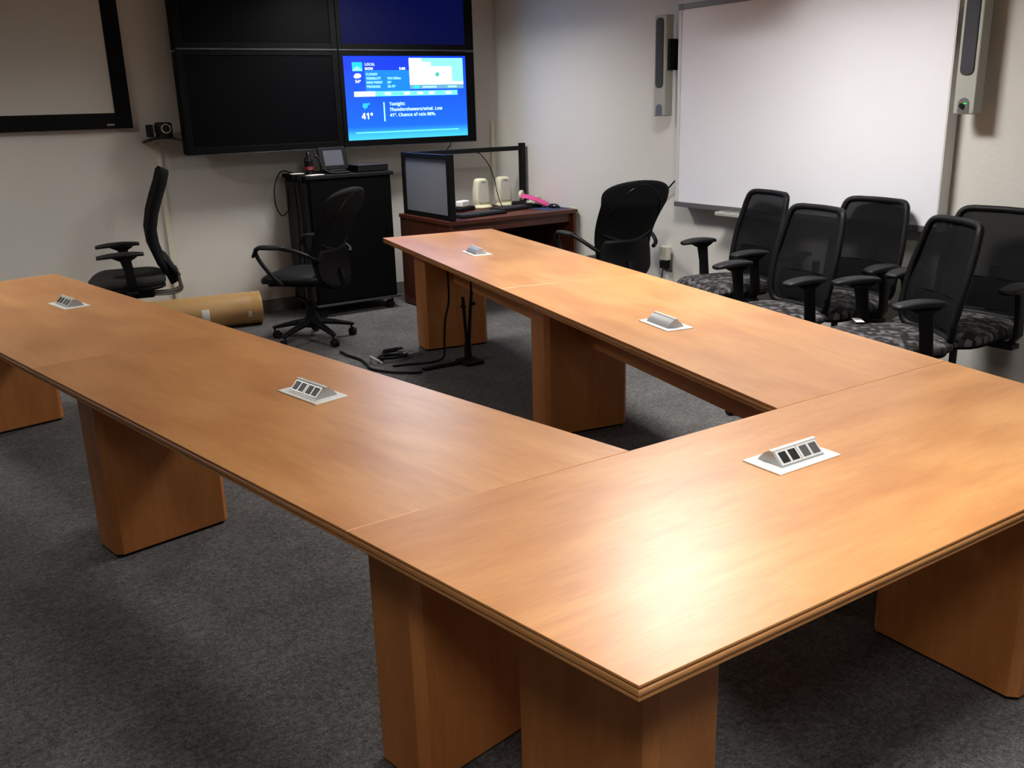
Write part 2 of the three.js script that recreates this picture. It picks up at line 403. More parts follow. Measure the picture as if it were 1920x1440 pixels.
// ---------------------------------------------------------------- video wall
const TZ = -7.05;
const TVX = [[1.868, 3.086], [3.090, 4.305]], TVY = [[1.277, 1.995], [1.999, 2.717]];
function weatherCanvas() {
  const c = document.createElement('canvas'); c.width = 1024; c.height = 592;
  const g = c.getContext('2d');
  const bg = g.createLinearGradient(0, 0, 0, 592);
  bg.addColorStop(0, '#0334d6'); bg.addColorStop(0.45, '#0648ea'); bg.addColorStop(0.84, '#0758f4'); bg.addColorStop(0.93, '#2f9bff'); bg.addColorStop(1, '#39b2ff');
  g.fillStyle = bg; g.fillRect(0, 0, 1024, 592);
  g.fillStyle = '#0230c4'; g.fillRect(0, 0, 530, 100);
  g.fillStyle = '#0a72f6'; g.fillRect(165, 100, 365, 148);
  g.fillStyle = '#0fb4f2'; g.fillRect(68, 44, 82, 62);
  g.fillStyle = '#7fe2ff'; g.beginPath(); g.moveTo(72, 92); g.lineTo(108, 70); g.lineTo(146, 96); g.lineTo(146, 104); g.lineTo(72, 104); g.fill();
  const tx = (s, x, y, px, col, w = 'bold') => { g.fillStyle = col; g.font = w + ' ' + px + 'px sans-serif'; g.fillText(s, x, y); };
  tx('LOCAL', 168, 68, 27, '#d8f4ff'); tx('NOW', 168, 98, 27, '#ffffff'); tx('5:00', 448, 98, 27, '#ffffff');
  g.fillStyle = '#ffffff'; g.beginPath(); g.ellipse(108, 138, 28, 17, 0, 0, 7); g.ellipse(94, 144, 18, 12, 0, 0, 7); g.fill();
  tx('54°', 86, 188, 30, '#ffffff');
  ['CLOUDY', 'VISIBILITY', 'DEW POINT', 'PRESSURE'].forEach((s, i) => tx(s, 174, 136 + i * 29, 24, '#a8f2ff'));
  ['10.0 Miles', '55°', '29.75"'].forEach((s, i) => tx(s, 344, 165 + i * 29, 24, '#a8f2ff'));
  g.fillStyle = '#fdfdfa'; g.fillRect(532, 14, 468, 222);
  g.fillStyle = '#7df0f8'; g.fillRect(640, 14, 360, 60); g.fillRect(900, 74, 100, 110);
  g.fillStyle = '#c8f8f8'; g.fillRect(600, 40, 120, 70);
  g.fillStyle = '#3aa9a0'; g.beginPath(); g.ellipse(772, 132, 18, 16, 0, 0, 7); g.fill();
  g.fillStyle = '#5a94b0'; g.fillRect(532, 206, 468, 30);
  g.fillStyle = '#22d2cc'; g.beginPath(); g.ellipse(586, 222, 24, 12, 0, 0, 7); g.fill();
  g.fillStyle = '#9fe6ee'; g.fillRect(640, 216, 120, 12); g.fillRect(860, 216, 80, 12);
  g.fillStyle = '#66d6ff'; g.fillRect(70, 248, 874, 36);
  g.fillStyle = '#ffffff'; g.fillRect(70, 248, 170, 36);
  for (const x of [318, 480, 590, 690, 840]) { g.fillStyle = '#d6f6ff'; g.fillRect(x, 256, 50, 20); }
  g.fillStyle = '#2adcf0';
  for (const [x, y, h] of [[138, 330, 30], [152, 330, 42], [166, 330, 34], [182, 328, 14]]) { g.save(); g.translate(x, y); g.rotate(0.25); g.fillRect(0, 0, 9, h); g.restore(); }
  tx('41°', 118, 444, 62, '#ffffff');
  g.fillStyle = '#9feaff'; g.fillRect(300, 326, 11, 138);
  tx('Tonight:', 350, 352, 34, '#c8f6ff'); tx('Thundershowers/wind. Low', 350, 392, 34, '#c8f6ff'); tx('41°. Chance of rain 88%.', 350, 432, 34, '#c8f6ff');
  g.fillStyle = '#5fdcff'; g.fillRect(64, 536, 878, 9);
  const t = new THREE.CanvasTexture(c); t.colorSpace = THREE.SRGBColorSpace;
  return t;
}
function television(ix, iy, label) {
  const [x0, x1] = TVX[ix], [y0, y1] = TVY[iy], cx = (x0 + x1) / 2, w = (x1 - x0) / 2, h = y1 - y0;
  const t = thing('television', label, 'television', [cx, y0, TZ], 0, 'televisions of the two-by-two video wall');
  mesh('body', rbox(-w + 0.004, w - 0.004, 0.004, h - 0.004, -0.13, -0.012, 0.006), M.tvBody, t);
  const bl = ix ? 0.036 : 0.05, br = ix ? 0.082 : 0.05, bb = 0.052, bt = 0.032;
  mesh('bezel', merge([rbox(-w, -w + bl, 0, h, -0.02, 0, 0.003), rbox(w - br, w, 0, h, -0.02, 0, 0.003), rbox(-w + bl, w - br, 0, bb, -0.02, 0, 0.003), rbox(-w + bl, w - br, h - bt, h, -0.02, 0, 0.003)]), M.tvBody, t);
  mesh('metal_edge', rbox(-w + 0.004, w - 0.004, iy ? 0.001 : -0.002, iy ? 0.012 : 0.003, -0.004, 0.002, 0.001), M.tvEdge, t);
  const g = new THREE.PlaneGeometry(2 * w - bl - br, h - bb - bt);
  g.translate((bl - br) / 2, (h + bb - bt) / 2, -0.006);
  let m = M.tvGlass;
  if (ix === 1 && iy === 0) {
    const map = weatherCanvas();
    m = S({ color: 0x000000, roughness: 0.4, emissive: 0xffffff, emissiveMap: map, emissiveIntensity: 1.0 });
    const l = new THREE.RectAreaLight(new THREE.Color(0.12, 0.3, 1.0), 0.5, 2 * w - bl - br, h - bb - bt);
    l.position.set(cx + (bl - br) / 2, y0 + (h + bb - bt) / 2, TZ + 0.004); l.rotation.y = Math.PI; l.castShadow = true;
    scene.add(l);
  } else if (ix === 1) m = P({ color: 0x040407, roughness: 0.5, specularIntensity: 0.12, emissive: 0x03062e, emissiveIntensity: 1 });  // blue glare of the lit screen below, put in as emission
  mesh('screen', g, m, t);
  return t;
}
television(0, 0, 'switched-off television, lower one beside the lit weather screen');
television(1, 0, 'lit television showing a blue weather forecast');
television(0, 1, 'switched-off television of the upper row, diagonal to the weather screen');
television(1, 1, 'dark television directly above the weather screen, blue glare put in as glow');
single('television_mount', merge([box(2.0, 4.18, 1.4, 1.46, Z0, TZ - 0.135), box(2.0, 4.18, 2.5, 2.56, Z0, TZ - 0.135), ...[2.1, 2.85, 3.3, 4.05].map(x => box(x, x + 0.05, 1.36, 2.6, Z0, TZ - 0.135))]), M.black,
  'black steel rack carrying the televisions on the back wall', 'mount');

// framed projection screen
{
  const t = thing('projection_screen', 'grey fixed projection screen with wide black frame on the back wall', 'screen', [0.3, 1.48, Z0], 0);
  const x0 = -1.275, x1 = 1.275, H = 1.12, f = 0.108, D = 0.045;
  mesh('fabric', box(x0 + f - 0.01, x1 - f + 0.01, f - 0.01, H - f + 0.01, 0.012, 0.02), M.screenCloth, t);
  const bar = (pts, name) => {   // mitred, bevelled bar: outer low, inner high to low
    const g = new THREE.BufferGeometry(), pos = [];
    const [a, b, c, d] = pts;   // a,b outer; c,d inner (matching order)
    const mid = (p, q, k) => [p[0] + (q[0] - p[0]) * k, p[1] + (q[1] - p[1]) * k];
    const strip = [[a, b, 0], [a, b, D], [mid(a, d, 0.75), mid(b, c, 0.75), D], [d, c, 0.022]];
    for (let i = 0; i < 3; i++) {
      const [p, q, z] = strip[i], [r, s, w] = strip[i + 1];
      const A = [...p, z], B = [...q, z], C = [...r, w], E = [...s, w];
      pos.push(...A, ...B, ...C, ...B, ...E, ...C);
    }
    g.setAttribute('position', new THREE.Float32BufferAttribute(pos, 3)); g.computeVertexNormals();
    mesh(name, g, M.velvet, t);
  };
  bar([[x0, 0], [x1, 0], [x1 - f, f], [x0 + f, f]], 'frame_bar');
  bar([[x1, 0], [x1, H], [x1 - f, H - f], [x1 - f, f]], 'frame_bar');
  bar([[x1, H], [x0, H], [x0 + f, H - f], [x1 - f, H - f]], 'frame_bar');
  bar([[x0, H], [x0, 0], [x0 + f, f], [x0 + f, H - f]], 'frame_bar');
  mesh('badge', rbox(1.1, 1.15, 0.022, 0.034, 0.044, 0.047, 0.001), M.silver, t);
}

// video conference camera on its wall shelf
{
  const t = thing('conference_camera', 'black pan-tilt camera with silver lens ring on a curved wall shelf', 'camera', [1.74, 1.385, -7.2], R(-8));
  const sh = new THREE.Shape();
  sh.moveTo(-0.135, 0); sh.quadraticCurveTo(0, 0.065, 0.13, 0.004); sh.lineTo(0.13, -0.006); sh.quadraticCurveTo(0, 0.035, -0.135, -0.012); sh.closePath();
  const g = new THREE.ExtrudeGeometry(sh, { depth: 0.16, bevelEnabled: false }); g.translate(0, 0, -0.125);
  mesh('shelf', g, M.blackGloss, t);
  mesh('side_arm', rbox(-0.1, -0.055, 0.03, 0.115, -0.05, 0.03, 0.006), M.black, t);
  mesh('base', cyl(0.055, 0.065, 0.03).translate(0.02, 0.04, -0.01), M.black, t);
  const head = mesh('head', rbox(-0.045, 0.075, 0.045, 0.13, -0.06, 0.05, 0.022, 4), M.blackGloss, t);
  mesh('lens_ring', new THREE.TorusGeometry(0.03, 0.006, 10, 28).translate(0.03, 0.085, 0.052), M.chrome, head);
  mesh('lens', cyl(0.026, 0.026, 0.012, 24).rotateX(Math.PI / 2).translate(0.03, 0.085, 0.05), M.blackGloss, head);
}

// ---------------------------------------------------------------- whiteboard wall
{
  const t = thing('whiteboard', 'large interactive whiteboard with grey frame on the right wall', 'whiteboard', [4.6, 0.858, -3.903], 0);
  const zl = -0.997, zr = 0.997, H = 1.315;
  mesh('body', rbox(0.006, 0.088, 0.004, H - 0.004, zl + 0.004, zr - 0.004, 0.004), M.boardSide, t);
  mesh('surface', box(0, 0.008, 0.03, H - 0.026, zl + 0.026, zr - 0.008), M.board, t);
  mesh('bottom_rail', rbox(-0.012, 0.02, 0, 0.034, zl, zr - 0.002, 0.003), M.boardFrame, t);
  mesh('top_rail', rbox(-0.008, 0.02, H - 0.034, H, zl, zr - 0.002, 0.003), M.boardFrame, t);
  mesh('side_rail', rbox(-0.006, 0.02, 0.034, H - 0.034, zl, zl + 0.03, 0.003), M.boardSide, t);
  mesh('side_rail', rbox(0.001, 0.086, 0.002, H - 0.002, zr - 0.008, zr, 0.002), M.boardSide, t);
  mesh('corner_cap', rbox(-0.01, 0.022, H - 0.036, H + 0.001, zl - 0.002, zl + 0.045, 0.004), M.boardFrame, t);
  const tr = mesh('pen_tray', rbox(-0.1, 0.0, -0.02, 0.006, 0.0, 0.0 + 0.5, 0.006), M.speakerGrey, t);
  tr.position.set(0, 0, -0.52);
  for (let i = 0; i < 4; i++) mesh('pen_slot', rbox(-0.085, -0.02, 0.006, 0.009, 0.05 + i * 0.11, 0.12 + i * 0.11, 0.001), M.boardFrame, tr);
}
function wallSpeaker(label, z, lit) {
  const t = thing('wall_speaker', label, 'speaker', [4.555, 1.465, z], 0, 'slim speakers flanking the whiteboard');
  const H = 0.655;
  mesh('cabinet', rbox(0, 0.075, 0, H, -0.055, 0.055, 0.008, 3), M.speakerGrey, t);
  const sh = new THREE.Shape(), a = 0.034, b = 0.19, c = H - 0.02, r = 0.03;
  sh.moveTo(-a + r, b); sh.lineTo(a - r, b); sh.quadraticCurveTo(a, b, a, b + r); sh.lineTo(a, c - r); sh.quadraticCurveTo(a, c, a - r, c); sh.lineTo(-a + r, c); sh.quadraticCurveTo(-a, c, -a, c - r); sh.lineTo(-a, b + r); sh.quadraticCurveTo(-a, b, -a + r, b);
  mesh('grille', new THREE.ExtrudeGeometry(sh, { depth: 0.006, bevelEnabled: true, bevelSize: 0.002, bevelThickness: 0.002, bevelSegments: 2 }).rotateY(-Math.PI / 2).translate(0.001, 0, 0), M.speakerGrille, t);
  const s2 = new THREE.Shape(); s2.moveTo(-0.03, 0.008); s2.lineTo(0.03, 0.008); s2.lineTo(0.03, 0.05); s2.absarc(0, 0.05, 0.03, 0, Math.PI); s2.closePath();
  const pn = mesh('control_panel', new THREE.ExtrudeGeometry(s2, { depth: 0.003, bevelEnabled: false }).rotateY(-Math.PI / 2).translate(0.0005, 0, 0), M.boardFrame, t);
  if (lit) {
    mesh('knob', cyl(0.012, 0.012, 0.012, 20).rotateZ(Math.PI / 2).translate(-0.006, 0.042, -0.006), M.black, pn);
    mesh('indicator', rbox(-0.006, -0.003, 0.05, 0.054, 0.002, 0.016, 0.0005), M.led, pn);
  }
  mesh('bracket', rbox(0.02, 0.145, 0.3, 0.5, z < -4 ? 0.04 : -0.06, z < -4 ? 0.075 : -0.04, 0.004), M.black, t);
  return t;
}
wallSpeaker('slim grey speaker on the whiteboard end facing the desk corner', -5.035, false);
wallSpeaker('slim grey speaker with a green indicator at the whiteboard end above the patterned chair', -2.8, true);
{
  const t = thing('wall_projector', 'short-throw projector on a wall boom above the whiteboard', 'projector', [X1, 2.38, -3.9]);
  mesh('wall_plate', rbox(-0.02, 0, -0.09, 0.09, -0.09, 0.09, 0.004), M.speakerGrey, t);
  mesh('boom', rbox(-0.5, -0.01, -0.03, 0.03, -0.035, 0.035, 0.01), M.speakerGrey, t);
  const b = mesh('body', rbox(-0.78, -0.48, -0.1, 0.08, -0.13, 0.19, 0.03, 3), M.speakerGrey, t);
  mesh('lens', cyl(0.03, 0.03, 0.01).translate(-0.58, -0.103, 0.03), M.blackGloss, b);
}
{
  const t = thing('wall_outlet', 'wall outlet box with a black plug adapter below the whiteboard', 'power outlet', [X1, 0.4, -5.06]);
  mesh('plate', rbox(-0.008, 0, -0.03, 0.1, -0.045, 0.045, 0.002), M.boardFrame, t);
  mesh('box', rbox(-0.05, -0.006, 0.05, 0.15, -0.05, 0.03, 0.006), M.trim, t);
  mesh('plug', rbox(-0.055, -0.006, -0.01, 0.045, -0.04, 0.02, 0.006), M.black, t);
}
single('outlet_cable', tube([[4.655, 0.41, -5.06], [4.6, 0.36, -5.02], [4.5, 0.24, -4.93], [4.38, 0.08, -4.82], [4.3, 0.006, -4.72], [4.1, 0.006, -4.65]], 0.005), M.black, 'black power cord running from the wall outlet down to the carpet', 'cable');
single('board_cable', tube([[4.66, 1.2, -4.905], [4.655, 1.06, -4.93], [4.66, 1.0, -5.0], [4.675, 0.9, -5.13], [4.685, 0.7, -5.36], [4.685, 0.3, -5.5]], 0.006), M.black, 'black cable leaving the whiteboard edge above the wall outlet', 'cable');

// ---------------------------------------------------------------- chairs
function casterGeo() {
  const w = cyl(0.026, 0.026, 0.016, 18).rotateZ(Math.PI / 2);
  return merge([w.clone().translate(0.014, 0.026, -0.012), w.clone().translate(-0.014, 0.026, -0.012), rbox(-0.008, 0.008, 0.02, 0.058, -0.03, 0.012, 0.004), cyl(0.007, 0.007, 0.05, 10).translate(0, 0.065, 0.006)]);
}
const CASTER = casterGeo();
function spokeGeo(L) {
  const rows = [];
  for (let i = 0; i <= 6; i++) { const k = i / 6; rows.push({ p: [0, 0.135 - 0.05 * Math.pow(k, 1.4), 0.02 + (L - 0.02) * k], w: 0.03 - 0.012 * k, t: 0.024 - 0.012 * k, n: [0, 1, 0.1] }); }
  rows.push({ p: [0, 0.085, L + 0.012], w: 0.01, t: 0.007, n: [0, 1, 0.1] });
  return pad(rows, 16, 0.7);
}
const SPOKE = spokeGeo(0.29);
function starBase(t, mat, phase, seatY) {
  mesh('hub', merge([cyl(0.045, 0.05, 0.07).translate(0, 0.135, 0), cyl(0.03, 0.034, 0.12).translate(0, 0.22, 0)]), mat, t);
  mesh('gas_column', cyl(0.018, 0.018, seatY - 0.28).translate(0, 0.25 + (seatY - 0.28) / 2, 0), M.blackGloss, t);
  for (let i = 0; i < 5; i++) {
    const a = phase + i * Math.PI * 2 / 5;
    const s = mesh('base_spoke', SPOKE, mat, t); s.rotation.y = a;
    const c = mesh('caster', CASTER, M.blackSoft, t);
    c.position.set(Math.sin(a) * 0.285, 0, Math.cos(a) * 0.285); c.rotation.y = a + 1.1 + i;
  }
}
function seatPad(y, W, z0, z1, th, dropFront = 0.02) {
  const rows = [], N = 16;
  for (let i = 0; i <= N; i++) {
    const k = i / N, z = z0 + (z1 - z0) * k, e = Math.min(1, Math.pow(Math.sin(Math.PI * Math.min(0.5, Math.min(k, 1 - k) * 2.2 + 0.02)), 0.5));
    const sag = -dropFront * Math.pow(Math.max(0, k - 0.72) / 0.28, 2);
    rows.push({ p: [0, y + sag, z], w: W * (0.55 + 0.45 * e) * (k < 0.3 ? 0.92 + 0.08 * k / 0.3 : 1), t: th * (0.35 + 0.65 * e), n: [0, 1, 0] });
  }
  return pad(rows, 32, 0.62);
}
function tArm(t, side, x, h, y0, L = 0.225) {
  const st = mesh('arm_post', pad([
    { p: [x * 0.86, y0 - 0.03, -0.02], w: 0.012, t: 0.03, n: [0, 0, 1] }, { p: [x, y0 + 0.02, -0.02], w: 0.013, t: 0.032, n: [0, 0, 1] },
    { p: [x, y0 + 0.12, -0.012], w: 0.014, t: 0.03, n: [0, 0, 1] }, { p: [x, h - 0.045, 0.0], w: 0.016, t: 0.034, n: [0, 0, 1] }, { p: [x, h - 0.02, 0.005], w: 0.02, t: 0.08, n: [0, 0, 1] }], 16, 0.6), M.black, t);
  mesh('arm_bracket', rbox(Math.min(x * 0.3, x), Math.max(x * 0.3, x), y0 - 0.045, y0 - 0.02, -0.05, 0.02, 0.006), M.black, st);
  const rows = [];
  for (let i = 0; i <= 12; i++) { const k = i / 12, e = Math.pow(Math.sin(Math.PI * (0.06 + 0.88 * k)), 0.45); rows.push({ p: [x, h - 0.012 * Math.pow(Math.abs(k - 0.4) * 1.6, 2), -L / 2 + 0.03 + L * k], w: 0.046 * (0.35 + 0.65 * e), t: 0.016 * (0.4 + 0.6 * e), n: [0, 1, 0] }); }
  mesh('arm_pad', pad(rows, 20, 0.6), M.armPad, t);
}
// back surface of the mesh chair: u in [-1, 1], v in [0, 1]; local +z is the front
function meshBackPoint(u, v) {
  const y = 0.51 + 0.505 * v, w = 0.215 + 0.02 * Math.sin(Math.PI * Math.min(1, v * 1.1)) - 0.012 * v;
  const z = -0.225 - 0.07 * v - 0.035 * Math.pow(Math.max(0, v - 0.35), 1.4) + 0.02 * Math.sin(Math.PI * Math.min(1, v * 1.7)) * (v < 0.6 ? 1 : 0) + 0.045 * u * u;
  return [u * w, y, z];
}
function meshChair(label) {
  const t = thing('mesh_chair', label, 'chair', [0, 0, 0], 0, 'mesh-back chairs with patterned seats beside the whiteboard');
  starBase(t, M.black, 0.3, 0.45);
  mesh('seat', seatPad(0.485, 0.25, -0.23, 0.25, 0.036, 0.03), M.seatFabric, t);
  mesh('seat_shell', seatPad(0.452, 0.225, -0.21, 0.215, 0.022, 0.02), M.blackSoft, t);
  mesh('tilt_mechanism', rbox(-0.08, 0.08, 0.395, 0.44, -0.13, 0.1, 0.012), M.black, t);
  // mesh panel
  const pos = [], uv = [], idx = [], NU = 16, NV = 20;
  for (let j = 0; j <= NV; j++) for (let i = 0; i <= NU; i++) { const p = meshBackPoint(-0.97 + 1.94 * i / NU, 0.01 + 0.98 * j / NV); pos.push(...p); uv.push(p[0], p[1]); }
  for (let j = 0; j < NV; j++) for (let i = 0; i < NU; i++) { const a = j * (NU + 1) + i, c = a + NU + 1; idx.push(a, a + 1, c, a + 1, c + 1, c); }
  const g = new THREE.BufferGeometry(); g.setAttribute('position', new THREE.Float32BufferAttribute(pos, 3)); g.setAttribute('uv', new THREE.Float32BufferAttribute(uv, 2)); g.setIndex(idx); g.computeVertexNormals();
  mesh('back_mesh', g, M.meshCloth, t);
  const loop = [], rr = 0.16;
  for (let i = 0; i < 64; i++) {   // rounded rectangle in u, v
    const a = i / 64 * Math.PI * 2, c = Math.cos(a), s = Math.sin(a), k = 0.2;
    loop.push(meshBackPoint(Math.sign(c) * Math.pow(Math.abs(c), k), 0.5 + 0.5 * Math.sign(s) * Math.pow(Math.abs(s), k)));
  }
  mesh('back_frame', tube(loop, 0.0175, 200, 8, true), M.black, t);
  const rows = [];
  for (let i = 0; i <= 8; i++) { const v = 0.06 + 0.3 * i / 8, q = meshBackPoint(0, v), e = Math.pow(Math.sin(Math.PI * (0.08 + 0.84 * i / 8)), 0.4); rows.push({ p: [0, q[1], q[2] - 0.016], w: 0.19 * (0.8 + 0.2 * e), t: 0.01 * e, n: [0, 0, 1], b: 0.036 }); }
  mesh('lumbar_panel', pad(rows, 24, 0.6), M.blackSoft, t);
  mesh('back_spine', tube([[0, 0.41, -0.1], [0, 0.42, -0.22], [0, 0.5, -0.275], [0, 0.64, -0.28], [0, 0.74, -0.285]], 0.02, 24, 10), M.black, t);
  for (const s of [-1, 1]) tArm(t, s, 0.29 * s, 0.715, 0.46);
  return t;
}
const turnTo = (fx, fz) => Math.atan2(fx, fz);
const meshSpots = [
  [4.20, -4.01, turnTo(-0.97, -0.25), 'patterned-seat mesh chair at the desk end of the row along the whiteboard'],
  [4.25, -3.235, turnTo(-1, -0.03), 'patterned-seat mesh chair in the middle of the row along the whiteboard'],
  [4.24, -2.52, turnTo(-1, 0.02), 'patterned-seat mesh chair below the speaker with the green indicator'],
  [3.735, -3.25, turnTo(-0.98, -0.18), 'patterned-seat mesh chair in the row along the table, nearer the desk'],
  [3.745, -2.55, turnTo(-0.89, -0.45), 'patterned-seat mesh chair in the row along the table, turned and nearer the cross table'],
];
let proto = null;
for (const [x, z, turn, label] of meshSpots) {
  let c = proto;
  if (!proto) c = proto = meshChair(label);
  else { c = proto.clone(); c.name = numbered('mesh_chair'); c.userData = { ...proto.userData, label }; scene.add(c); }
  c.position.set(x, 0, z); c.rotation.set(0, turn, 0);
}
// padded task chair with a curved shell back and loop arms
function shellChair(label, x, z, turn) {
  const t = thing('task_chair', label, 'chair', [x, 0, z], turn, 'padded shell-back task chairs');
  starBase(t, M.black, 0.1, 0.44);
  mesh('seat', seatPad(0.47, 0.25, -0.22, 0.27, 0.042, 0.03), M.seatLeather, t);
  mesh('seat_shell', seatPad(0.432, 0.22, -0.2, 0.23, 0.02, 0.02), M.blackSoft, t);
  const prof = v => [0.43 + 0.64 * v, -0.235 - 0.17 * v + 0.08 * Math.sin(Math.PI * Math.min(1, v / 0.75))];   // y, z
  const half = v => (0.195 + 0.085 * Math.pow(v, 0.9)) * (v > 0.8 ? Math.pow(Math.max(0, 1 - Math.pow((v - 0.8) / 0.2, 2.6)), 0.5) : v < 0.1 ? 0.7 + 0.3 * Math.sin(v / 0.1 * Math.PI / 2) : 1);
  const rows = [], sh = [], wrap = 0.05, WM = 0.27;
  for (let i = 0; i <= 34; i++) {
    const k = i / 34, v = k < 0.7 ? k / 0.7 * 0.8 : 0.8 + 0.2 * Math.sin((k - 0.7) / 0.3 * Math.PI / 2), [y, zz] = prof(v), w = Math.max(0.012, half(v));
    rows.push({ p: [0, y, zz], w, t: 0.03 * Math.min(1, 0.35 + 0.65 * w / 0.16), n: [0, 0.2, 1], b: wrap * Math.pow(w / WM, 2) });
    if (v <= 0.42) sh.push({ p: [0, y - 0.02, zz - 0.034], w: w * (0.98 - 0.3 * Math.pow(v / 0.42, 4)), t: 0.014, n: [0, 0.2, 1], b: wrap * Math.pow(w / WM, 2) });
  }
  mesh('backrest', pad(rows, 36, 0.75), M.backCloth, t);
  mesh('lumbar_shell', pad(sh, 24, 0.6), M.black, t);
  const rim = [];
  for (let i = 0; i <= 24; i++) { const q = -1 + 2 * i / 24, v = 0.965 - 0.3 * Math.pow(Math.abs(q), 2.2), [y, zz] = prof(v), x = q * 0.8 * Math.max(half(v), 0.2); rim.push([x, y, zz - 0.027 + wrap * Math.pow(x / WM, 2)]); }
  mesh('back_piping', tube(rim, 0.0045, 48, 6), M.blackGloss, t);
  const dip = [];
  for (let i = 0; i <= 20; i++) { const a = -0.9 + 1.8 * i / 20, v = 0.36 + 0.1 * a * a, [y, zz] = prof(v); dip.push([a * 0.21, y, zz - 0.036 + 0.05 * a * a]); }
  mesh('lumbar_rail', tube(dip, 0.007, 40, 6), M.armPad, t);
  mesh('back_spine', tube([[0, 0.4, -0.08], [0, 0.39, -0.22], [0, 0.43, -0.28], [0, 0.52, -0.265]], 0.022, 24, 10), M.black, t);
  for (const s of [-1, 1]) {
    const a = mesh('arm_loop', tube([[0.25 * s, 0.44, 0.05], [0.28 * s, 0.5, 0.1], [0.3 * s, 0.6, 0.17], [0.305 * s, 0.672, 0.2], [0.305 * s, 0.697, 0.16], [0.305 * s, 0.7, 0.05], [0.295 * s, 0.68, -0.08], [0.26 * s, 0.63, -0.2], [0.22 * s, 0.6, -0.23]], 0.014, 60, 10), M.black, t);
    const rows2 = [];
    for (let i = 0; i <= 10; i++) { const k = i / 10, e = Math.pow(Math.sin(Math.PI * (0.06 + 0.88 * k)), 0.5); rows2.push({ p: [0.305 * s, 0.7 - 0.06 * Math.pow(Math.max(0, k - 0.75) / 0.25, 2), -0.02 + 0.24 * k], w: 0.03 * (0.4 + 0.6 * e), t: 0.016 * (0.5 + 0.5 * e), n: [0, 1, 0] }); }
    mesh('arm_pad', pad(rows2, 16, 0.7), M.armPad, a);
  }
  return t;
}
shellChair('black padded task chair in front of the black equipment cabinet', 2.36, -6.2, turnTo(-0.62, -0.78));
shellChair('black padded task chair facing the cherry desk', 4.2, -5.14, turnTo(0.12, -1));

// ergonomic mesh chair seen side-on, next to the left arm
{
  const t = thing('ergonomic_chair', 'tall curved-back mesh chair with flat armrests standing at the end of the left arm', 'chair', [1.28, 0, -6.75], turnTo(-0.985, -0.17));
  starBase(t, M.black, 0.5, 0.46);
  mesh('seat', seatPad(0.5, 0.25, -0.24, 0.25, 0.05, 0.04), M.seatPlain, t);
  mesh('seat_shell', seatPad(0.455, 0.235, -0.235, 0.2, 0.026, 0.02), M.black, t);
  const pts = [[0.45, -0.31], [0.52, -0.29], [0.62, -0.235], [0.72, -0.205], [0.82, -0.2], [0.93, -0.225], [1.03, -0.262], [1.12, -0.3], [1.195, -0.325], [1.215, -0.335]];
  const rows = pts.map(([y, zz], i) => {
    const e = i === 0 ? 0.6 : i === pts.length - 1 ? 0.75 : 1;
    const q0 = pts[Math.max(0, i - 1)], q1 = pts[Math.min(pts.length - 1, i + 1)], dy = q1[0] - q0[0], dz = q1[1] - q0[1];
    return { p: [0, y, zz], w: (i < 2 ? 0.1 : 0.2 + 0.03 * Math.sin(i / 9 * Math.PI)) * e, t: (i < 3 ? 0.026 : 0.03) * e, n: [0, -dz, dy], b: 0.03 };
  });
  mesh('backrest', pad(rows, 28, 0.55), M.backCloth, t);
  mesh('lumbar_support', pad([[0.5, -0.335], [0.56, -0.305], [0.62, -0.275], [0.66, -0.255]].map(([y, zz], i) => ({ p: [0, y, zz], w: [0.1, 0.14, 0.14, 0.1][i], t: 0.016, n: [0, 0.4, 1], b: 0.03 })), 20, 0.6), M.black, t);
  for (const s of [-1, 1]) mesh('back_bar', tube([[0.05 * s, 0.385, -0.12], [0.055 * s, 0.38, -0.26], [0.06 * s, 0.4, -0.335], [0.06 * s, 0.45, -0.335], [0.06 * s, 0.55, -0.32]], 0.011, 32, 10), M.chrome, t);
  mesh('tilt_mechanism', rbox(-0.08, 0.08, 0.365, 0.43, -0.16, 0.1, 0.014), M.black, t);
  for (const s of [-1, 1]) tArm(t, s, 0.28 * s, 0.7, 0.47, 0.29);
}

// ---------------------------------------------------------------- black equipment cabinet and what stands on it
{
  const t = thing('equipment_cabinet', 'black wheeled equipment cabinet against the back wall below the televisions', 'cabinet', [3.005, 0, -7.05]);
  mesh('body', rbox(-0.345, 0.345, 0.1, 1.065, -0.24, 0.235, 0.006), M.cabinet, t);
  mesh('top', rbox(-0.365, 0.365, 1.065, 1.095, -0.25, 0.255, 0.006), M.blackSoft, t);
  mesh('base_rail', rbox(-0.35, 0.37, 0.088, 0.106, -0.245, 0.25, 0.003), M.tvEdge, t);
  const d = mesh('door', rbox(-0.335, 0.335, 0.115, 1.055, 0.235, 0.247, 0.003), M.cabinet, t);
  mesh('handle', rbox(0.28, 0.295, 0.55, 0.68, 0.246, 0.262, 0.004), M.blackGloss, d);
  mesh('side_panel', rbox(-0.352, -0.343, 0.13, 1.04, -0.225, 0.22, 0.002), M.greyPanel, t);
  for (const [x, z] of [[-0.3, 0.19], [0.31, 0.19], [-0.3, -0.19], [0.31, -0.19]]) { const c = mesh('caster', CASTER, M.blackSoft, t); c.position.set(x, 0, z); c.rotation.y = x * 5; c.scale.setScalar(1.15); }
}
